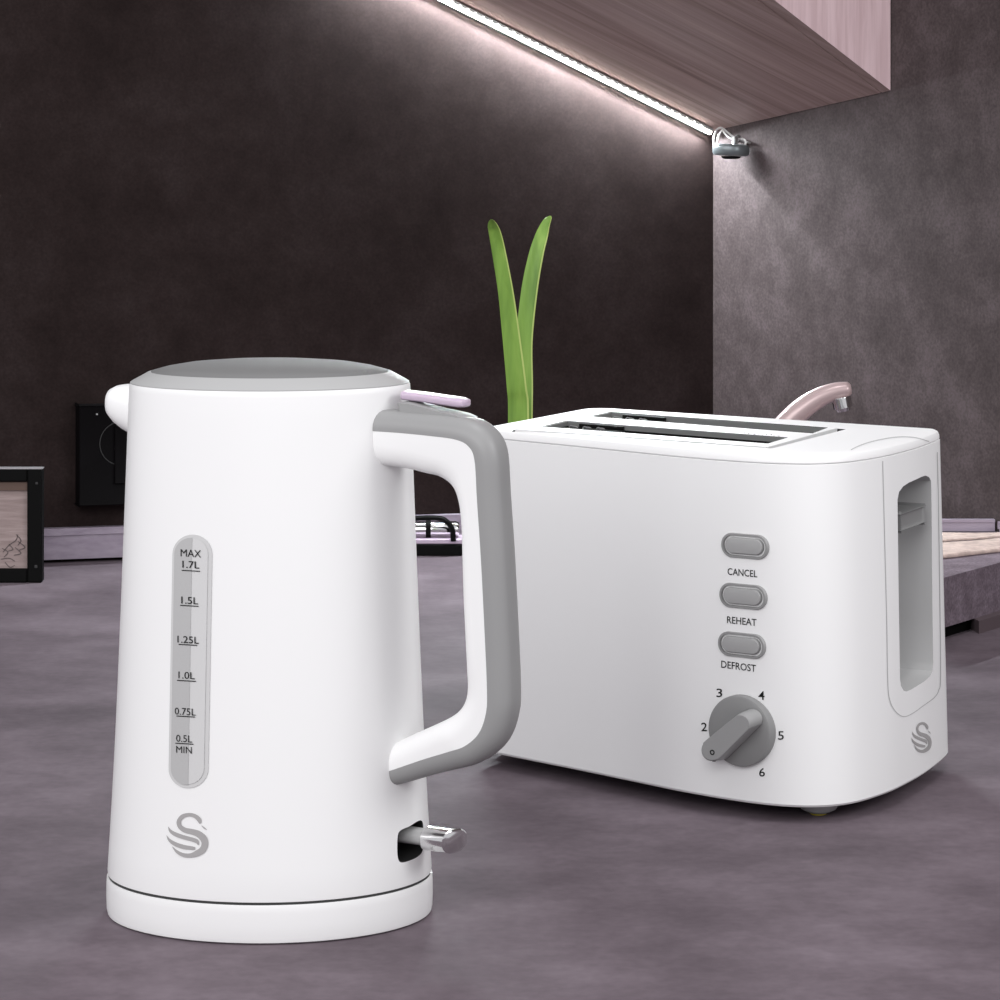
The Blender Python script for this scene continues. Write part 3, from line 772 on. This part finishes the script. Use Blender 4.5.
# even pairing
def outn(P, i):
    t = (P[min(i+1, len(P)-1)] - P[max(i-1, 0)]).normalized(); return Vector((-t.y, t.x, 0))
EO = .0094
Oc = []
for i in range(len(Sc)):
    k = i/(len(Sc)-1); e = EO if k < .8 else EO*(1 - .25*(k-.8)/.2)
    Oc.append(Sc[i] + outn(Sc, i)*e)
def WS(i):
    k = i/(len(Sc)-1); return HWD*(1 - .22*max(0, min(1, (k-.80)/.15)))
def W3(p, w): return kc + hu*p.x + up*p.y + hn*w
def sec_white(i):
    a, b = Ic[i], Sc[i]; d = (b-a); L_ = d.length; d = d/L_; r = min(.010, L_*.8); w = WS(i); out = []
    out += [W3(b, w), ]
    for k in range(7):
        q = math.radians(90*k/6); out.append(W3(a + d*(r - r*math.sin(q)), w - r*.8 + r*.8*math.cos(q)))
    for k in range(7):
        q = math.radians(90 - 90*k/6); out.append(W3(a + d*(r - r*math.sin(q)), -(w - r*.8 + r*.8*math.cos(q))))
    out += [W3(b, -w)]
    return out
def sec_grey(i):
    a, b = Sc[i], Oc[i]; d = (b-a); L_ = d.length; d = d/L_; r = L_*.85; w = WS(i); out = [W3(a, -w - .0001)]
    for k in range(7):
        q = math.radians(90*k/6); out.append(W3(a + d*(L_ - r + r*math.sin(q)), -(w + .0001 - r + r*math.cos(q))))
    for k in range(7):
        q = math.radians(90 - 90*k/6); out.append(W3(a + d*(L_ - r + r*math.sin(q)), w + .0001 - r + r*math.cos(q)))
    out.append(W3(a, w + .0001)); return out
HGREY = pmat('handle_grey', (.29, .29, .29), .42, spec=.35)
handle = obj('handle', *loft([sec_white(i) for i in range(len(Ic))]), WHITE, kettle, 50)
obj('handle_cover', *loft([sec_grey(i) for i in range(len(Ic))]), HGREY, handle, 50, label='soft grey outer grip of the handle')
# lid release button on the handle
def hp(x, y, w=0.0):
    p = on_plane(x, y, kc + hn*w, hn); return p
bt = [(402, 402), (411, 402), (419, 404), (440, 410), (462, 414.5), (470, 418), (462, 424), (430, 420), (404, 416)]
rg = []
for w in (-.0098, -.0088, .0088, .0098):
    k = .93 if abs(w) > .009 else 1
    cc_ = Vector((432, 411)); rg.append([hp(cc_.x + (a-cc_.x)*k, cc_.y + (b-cc_.y)*k, 0) + hn*(w*.75 - .002) for a, b in bt])
obj('release_button', *loft(rg), GREY, kettle, 30)
lv = [hp(401, 397.5), hp(430, 399.8), hp(456, 403.5), hp(462, 404.6)]
rings = []
for i, (p, hw_) in enumerate(zip([hp(401, 395.8), hp(420, 398), hp(440, 401), hp(456, 403.2), hp(461, 404.0), hp(463, 404.4)], (.010, .010, .010, .0098, .008, .004))):
    tz = .0022 if i < 4 else (.0018 if i == 4 else .0009)
    rings.append([p + hn*(a*hw_*.6 - .0055) + up*b*tz for a, b in rrect(1, 1, .6, 4)])
obj('release_lever', *loft(rings), LILAC, kettle, 40, label='pale lilac lever above the button')
# switch
def swp(x, y, d=.0): return on_plane(x, y, kc + hn*.0, hn)
sdir_ = Vector((math.cos(math.radians(30)), -math.sin(math.radians(30)), 0)); sside = Vector((sdir_.y, -sdir_.x, 0))
cpx = hit(bvh(kb), 440, 760, 0)
Bk2 = Bk
s_in = hit(Bk, 418, 836, 0)
s_in = s_in if s_in else Vector()
Lr = 3000/s_in.y
def swbar(u0, u1, hw0, hz0, slant=0):
    rg = []
    for u_, k in ((u0, .9), (u0+.0006, 1), (u1-.0006, 1), (u1, .88)):
        rg.append([s_in + sdir_*(u_ + slant*a*(u_ > u0 + .001)) + sside*a*hw0*k + up*(b*hz0*k) for a, b in rrect(1, 1, .85, 8)])
    return loft(rg)
swt = obj('switch_lever', *swbar(.0055, .0205, .0080, .0055, -.002), CHROME, kettle, 30, label='polished chrome switch lever')
obj('switch_neck', *swbar(-.010, .0056, .0062, .0036), LGREY, swt, 30)

# ------------------------------------------------------------------ ceiling light, added key and fill lights, ambient
def area(name, loc, target, size, energy, col=(1, 1, 1)):
    L = bpy.data.lights.new(name, 'AREA'); L.shape = 'SQUARE'; L.size = size; L.energy = energy; L.color = col
    o = bpy.data.objects.new(name, L); C.objects.link(o); o.location = loc
    o.rotation_euler = (Vector(target) - Vector(loc)).to_track_quat('-Z', 'Y').to_euler(); return o
area('left_key_light', (-1.5, -.3, 1.35), (0, 1.55, .1), 1.2, 22)  # added unseen key light that brightens the kettle's left side
area('front_fill_light', (-.35, -1.2, 1.4), (.1, 1.7, .1), 1.3, 27)  # added unseen fill from the camera side for the toaster and kettle
area('side_fill_light', (1.15, 1.05, .8), (.25, 1.7, .1), .5, 6.5)  # added unseen fill to brighten the toaster's right end
area('ceiling_light', (.34, 1.42, 1.91), (.3, 1.8, 0), .14, 6)
w = bpy.data.worlds.new('world'); SC.world = w; w.use_nodes = True
bg = w.node_tree.nodes['Background']; bg.inputs[0].default_value = (.97, .96, 1, 1); bg.inputs[1].default_value = .69
vs_ = SC.view_settings
vs_.view_transform = 'Standard'; vs_.look = 'None'; vs_.exposure = 0; vs_.gamma = 1; vs_.use_curve_mapping = False
